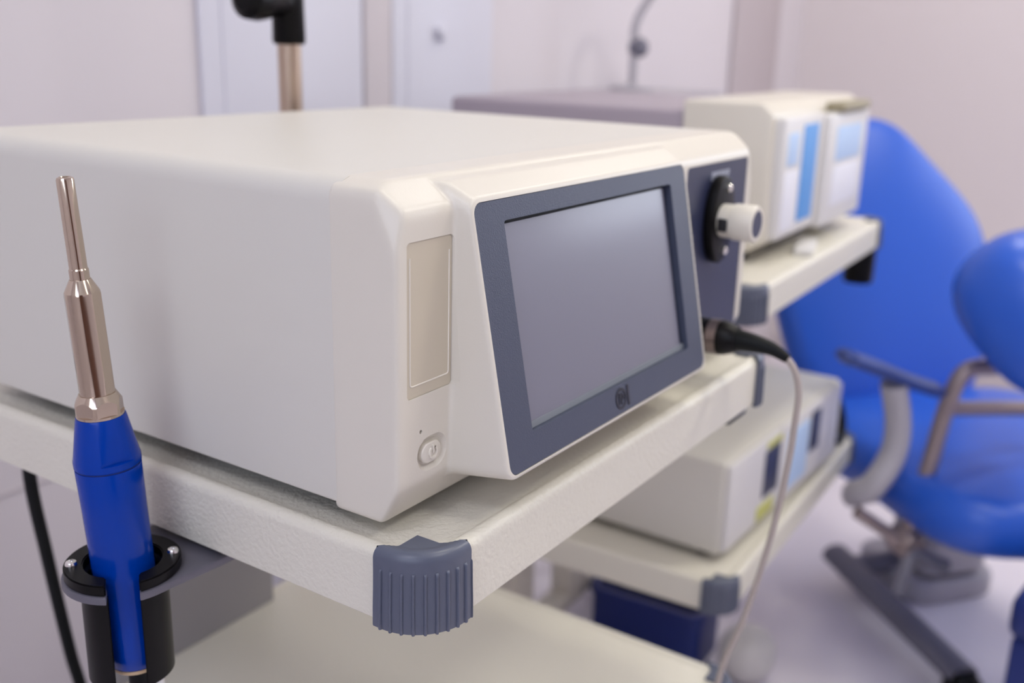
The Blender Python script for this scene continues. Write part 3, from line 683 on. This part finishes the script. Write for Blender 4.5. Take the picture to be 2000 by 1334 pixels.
# ------------------------------------------------------------------ examination chair
F = Vector((-0.62, -0.78, 0)).normalized(); Wd = Vector((0.78, -0.62, 0)).normalized(); UP = Vector((0, 0, 1))
CH = Vector((1.622, -0.040, FLOOR))
ch = thing('examination_chair', 'bright blue upholstered examination chair with grey base behind the carts', 'chair', CH)
def at(w, f, z): return CH + Wd * w + F * f + UP * z
def frame3(x, y, z): return Matrix((x, y, z)).transposed()
def cushion(outline, thick, origin, ux, uy, puff=0.018, n=7, r=0.03):
    """padded slab from a 2D outline: domed faces, rolled edge"""
    cx = sum(p[0] for p in outline) / len(outline); cy = sum(p[1] for p in outline) / len(outline)
    N = len(outline); ux = Vector(ux).normalized(); uy = Vector(uy).normalized(); uz = ux.cross(uy).normalized()
    bm = bmesh.new(); rows = []
    prof = []
    for i in range(n + 1):                                   # half roll
        a = -PI / 2 + PI * i / n; prof.append((1 - (r / 0.25) * (1 - math.cos(a)), math.sin(a) * thick / 2))
    prof = [(0.35, -thick / 2 - puff * .6), (0.65, -thick / 2 - puff * .45)] + prof + [(0.65, thick / 2 + puff * .7), (0.35, thick / 2 + puff)]
    for s_, h in prof:
        rows.append([bm.verts.new(Vector(origin) + ux * (cx + (x - cx) * s_) + uy * (cy + (y - cy) * s_) + uz * h) for x, y in outline])
    for A, B in zip(rows, rows[1:]):
        for i in range(N): bm.faces.new((A[i], A[(i + 1) % N], B[(i + 1) % N], B[i]))
    a = bm.verts.new(Vector(origin) + ux * cx + uy * cy - uz * (thick / 2 + puff * .65)); b = bm.verts.new(Vector(origin) + ux * cx + uy * cy + uz * (thick / 2 + puff * 1.1))
    for i in range(N): bm.faces.new((a, rows[0][(i + 1) % N], rows[0][i])); bm.faces.new((b, rows[-1][i], rows[-1][(i + 1) % N]))
    return bm
def smooth_outline(pts, k=6):
    P = [Vector((x, y, 0)) for x, y in pts]; m = len(P); out = []
    for i in range(m):
        a, b, c, d = P[i - 1], P[i], P[(i + 1) % m], P[(i + 2) % m]
        for j in range(k):
            t = j / k; q = 0.5 * ((2 * b) + (c - a) * t + (2 * a - 5 * b + 4 * c - d) * t * t + (3 * b - a - 3 * c + d) * t ** 3); out.append((q.x, q.y))
    return out
bo = smooth_outline([(-0.02, 0.577), (0.056, 0.56), (0.138, 0.482), (0.235, 0.369), (0.262, 0.26), (0.245, 0.12), (0.20, 0.0), (0.12, -0.06), (-0.09, -0.06), (-0.205, 0.0), (-0.256, 0.142), (-0.26, 0.30), (-0.22, 0.45), (-0.13, 0.55)])
buy = (UP * 0.94 - F * 0.34)
part('backrest', cushion(bo, 0.07, at(0.0, -0.255, 0.43), Wd, buy), UPH, ch, ang=60)
so_ = smooth_outline([(-0.23, -0.03), (0.23, -0.03), (0.27, 0.20), (0.26, 0.45), (0.12, 0.53), (-0.12, 0.53), (-0.27, 0.45), (-0.27, 0.20)])
part('seat', cushion(so_, 0.10, at(0.0, -0.20, 0.385), Wd, F, puff=0.03), UPH, ch, ang=60)
# leg support at right, nearer to us
fa = (F * 0.62 + Wd * 0.30 - UP * 0.62).normalized(); fb = fa.cross(UP).normalized()
lr = part('leg_rest', blob(at(-0.150, 0.24, 0.730), (0.125, 0.135, 0.095), frame3(fb, fa, fb.cross(fa)), 2.6), UPH, ch, ang=70)
part('leg_rest_tube', tube([at(-0.268, 0.15, 0.315), at(-0.256, 0.15, 0.36), at(-0.240, 0.15, 0.45), at(-0.223, 0.15, 0.55), at(-0.200, 0.155, 0.612), at(-0.148, 0.17, 0.622), at(-0.135, 0.19, 0.65)], 0.014), TAN, lr)
part('leg_rest_tube', tube([at(-0.232, 0.15, 0.548), at(-0.14, 0.155, 0.542), at(-0.02, 0.16, 0.536), at(0.0, 0.16, 0.56), at(0.0, 0.16, 0.62)], 0.013), TAN, lr)
part('leg_rest_clamp', lathe([(0, -.028), (0.020, -.028), (0.026, -.018), (0.026, .018), (0.020, .028), (0, .028)], 28, align(F, at(-0.268, 0.15, 0.310))), TAN, lr)
part('clamp_lever', tube([at(-0.268, 0.17, 0.305), at(-0.285, 0.18, 0.275), at(-0.292, 0.18, 0.235)], lambda t: 0.010 + 0.004 * t, 14, 6), CHDARK, lr)
part('clamp_lever', tube([at(-0.268, 0.17, 0.305), at(-0.235, 0.18, 0.285), at(-0.205, 0.18, 0.270)], lambda t: 0.010 + 0.004 * t, 14, 6), CHDARK, lr)
part('support_rod', tube([at(-0.365, 0.14, 0.372), at(-0.31, 0.15, 0.335), at(-0.268, 0.15, 0.310), at(-0.14, 0.05, 0.320), at(0.0, 0.0, 0.330)], 0.011, 14, 6), TAN, lr)
ar = part('armrest', tube([at(-0.440, 0.15, 0.655), at(-0.38, 0.15, 0.632), at(-0.31, 0.15, 0.603), at(-0.245, 0.15, 0.580)], lambda t: (0.012, 0.030) if 0.05 < t < 0.95 else (0.006, 0.018), 20, 8, flat=(0, 0, 1)), ARMB, ch)
part('armrest_bracket', tube([at(-0.335, 0.15, 0.60), at(-0.316, 0.15, 0.53), at(-0.318, 0.15, 0.475), at(-0.345, 0.145, 0.42), at(-0.345, 0.10, 0.385), at(-0.25, 0.02, 0.345), at(-0.10, 0.0, 0.335)], lambda t: (0.024, 0.020), 18, 8), CHGREY, ar)
bs = part('base', extrude(rrect(-.11, .11, -.11, .11, .05), 0.0, 0.05, 'xy', .01, 3, mtx=Matrix.Translation(at(0.10, -0.20, 0.0)) @ Matrix.Rotation(math.atan2(F.y, F.x), 4, 'Z')), CHGREY, ch)
part('base_column', extrude(rrect(-.07, .07, -.08, .08, .03), 0.06, 0.34, 'xy', .008, 3, mtx=Matrix.Translation(at(0.10, -0.17, 0.0)) @ Matrix.Rotation(math.atan2(F.y, F.x), 4, 'Z')), CHGREY, bs)
for w0, f0, w1, f1 in ((-0.10, -0.25, -0.126, 0.185),):
    lg = part('base_leg', tube([at(w0, f0, 0.06), at((w0 + w1) / 2, (f0 + f1) / 2, 0.050), at(w1, f1, 0.040)], lambda t: (0.022, 0.030), 16, 6, flat=(0, 0, 1)), CHDARK, ch)
    part('leg_foot', lathe([(0, 0), (0.035, 0), (0.035, 0.03), (0.02, 0.05), (0, 0.05)], 28, align((0, 0, 1), at(w1, f1, 0))), BLACK_RUB, lg)
part('cross_bar', tube([at(-0.11, -0.20, 0.05), at(0.10, -0.20, 0.05)], 0.024, 14, 2), CHDARK, ch)

# blue step stool at the right edge
sx = Vector((1.150, -0.178, FLOOR))
stool = thing('step_stool', 'dark blue padded step at the lower right edge of the picture', 'stool', sx, -0.12, local=True)
part('padded_top', box(0.0, .22, -.36, 0.0, 0.28, 0.35, 0.018), UPHD, stool)
part('body', box(.008, .21, -.35, -0.008, 0.0, 0.28, 0.008), UPHD, stool)
cr = thing('storage_crate', 'dark blue crate on the floor under the second cart', 'crate', (1.27, 0.42, FLOOR), A2, local=True)
part('crate_body', frame_mesh(rrect(-.095, .035, -.105, .115, .02), rrect(-.085, .025, -.095, .105, .012), 0.0, 0.115), UPHD, cr)
part('crate_bottom', box(-.09, .03, -.10, .11, 0.0, 0.012), UPHD, cr)
part('crate_rim', frame_mesh(rrect(-.100, .040, -.110, .120, .022), rrect(-.085, .025, -.095, .105, .012), 0.105, 0.120), UPHD, cr)
bag = part('plastic_bag', blob((1.235, 0.235, FLOOR + 0.050), (0.055, 0.05, 0.05), None, 2.2), WHITEP, None, ang=80); label(bag, 'white plastic bag on the floor beside the dark blue crate', 'bag')

# side table with a lamp behind the carts
tb = thing('side_table', 'pale grey side table standing against the wall behind the second cart', 'table', (1.68, 0.78, FLOOR))
part('table_top', box(1.38, 1.98, 0.68, 0.90, 0.196, 0.212, 0.004), CHGREY, tb)
for x in (1.41, 1.95):
    for y in (0.71, 0.87):
        part('leg', box(x - .012, x + .012, y - .012, y + .012, FLOOR, 0.1965, 0.003), CHGREY, tb)
# ------------------------------------------------------------------ examination lamp behind the carts
LB = Vector((1.745, 0.80, 0.212))
lp = thing('gooseneck_lamp', 'thin grey curved lamp arm with dark joint standing on the side table', 'lamp', LB)
part('base', lathe([(0, 0), (0.05, 0), (0.05, 0.008), (0.015, 0.014), (0, 0.014)], 40, align((0, 0, 1), LB)), CHGREY, lp)
part('stand', lathe([(0, 0.008), (0.009, 0.008), (0.009, 0.09), (0, 0.09)], 20, align((0, 0, 1), LB)), CHGREY, lp)
part('joint', blob(LB + Vector((0.008, -0.006, 0.094)), (0.022, 0.022, 0.022), None, 2.2, 24, 14), CHDARK, lp)
part('arm', tube([LB + Vector((0, 0, .09)), LB + Vector((0.0, 0.0, 0.14)), LB + Vector((0.012, -0.012, 0.18)), LB + Vector((0.040, -0.04, 0.23)), LB + Vector((0.10, -0.10, 0.28)), LB + Vector((0.16, -0.16, 0.27))], 0.009), CHGREY, lp)
part('lamp_head', lathe([(0, 0), (0.02, 0.0), (0.05, -0.035), (0.053, -0.042), (0.0, -0.038)], 36, align((-0.2, 0.2, 1), LB + Vector((0.175, -0.175, 0.268)))), WHITEP, lp)

# remove helper keys
for o in bpy.data.objects:
    if '_o' in o: del o['_o']
for m in list(bpy.data.meshes):
    if m.users == 0: bpy.data.meshes.remove(m)
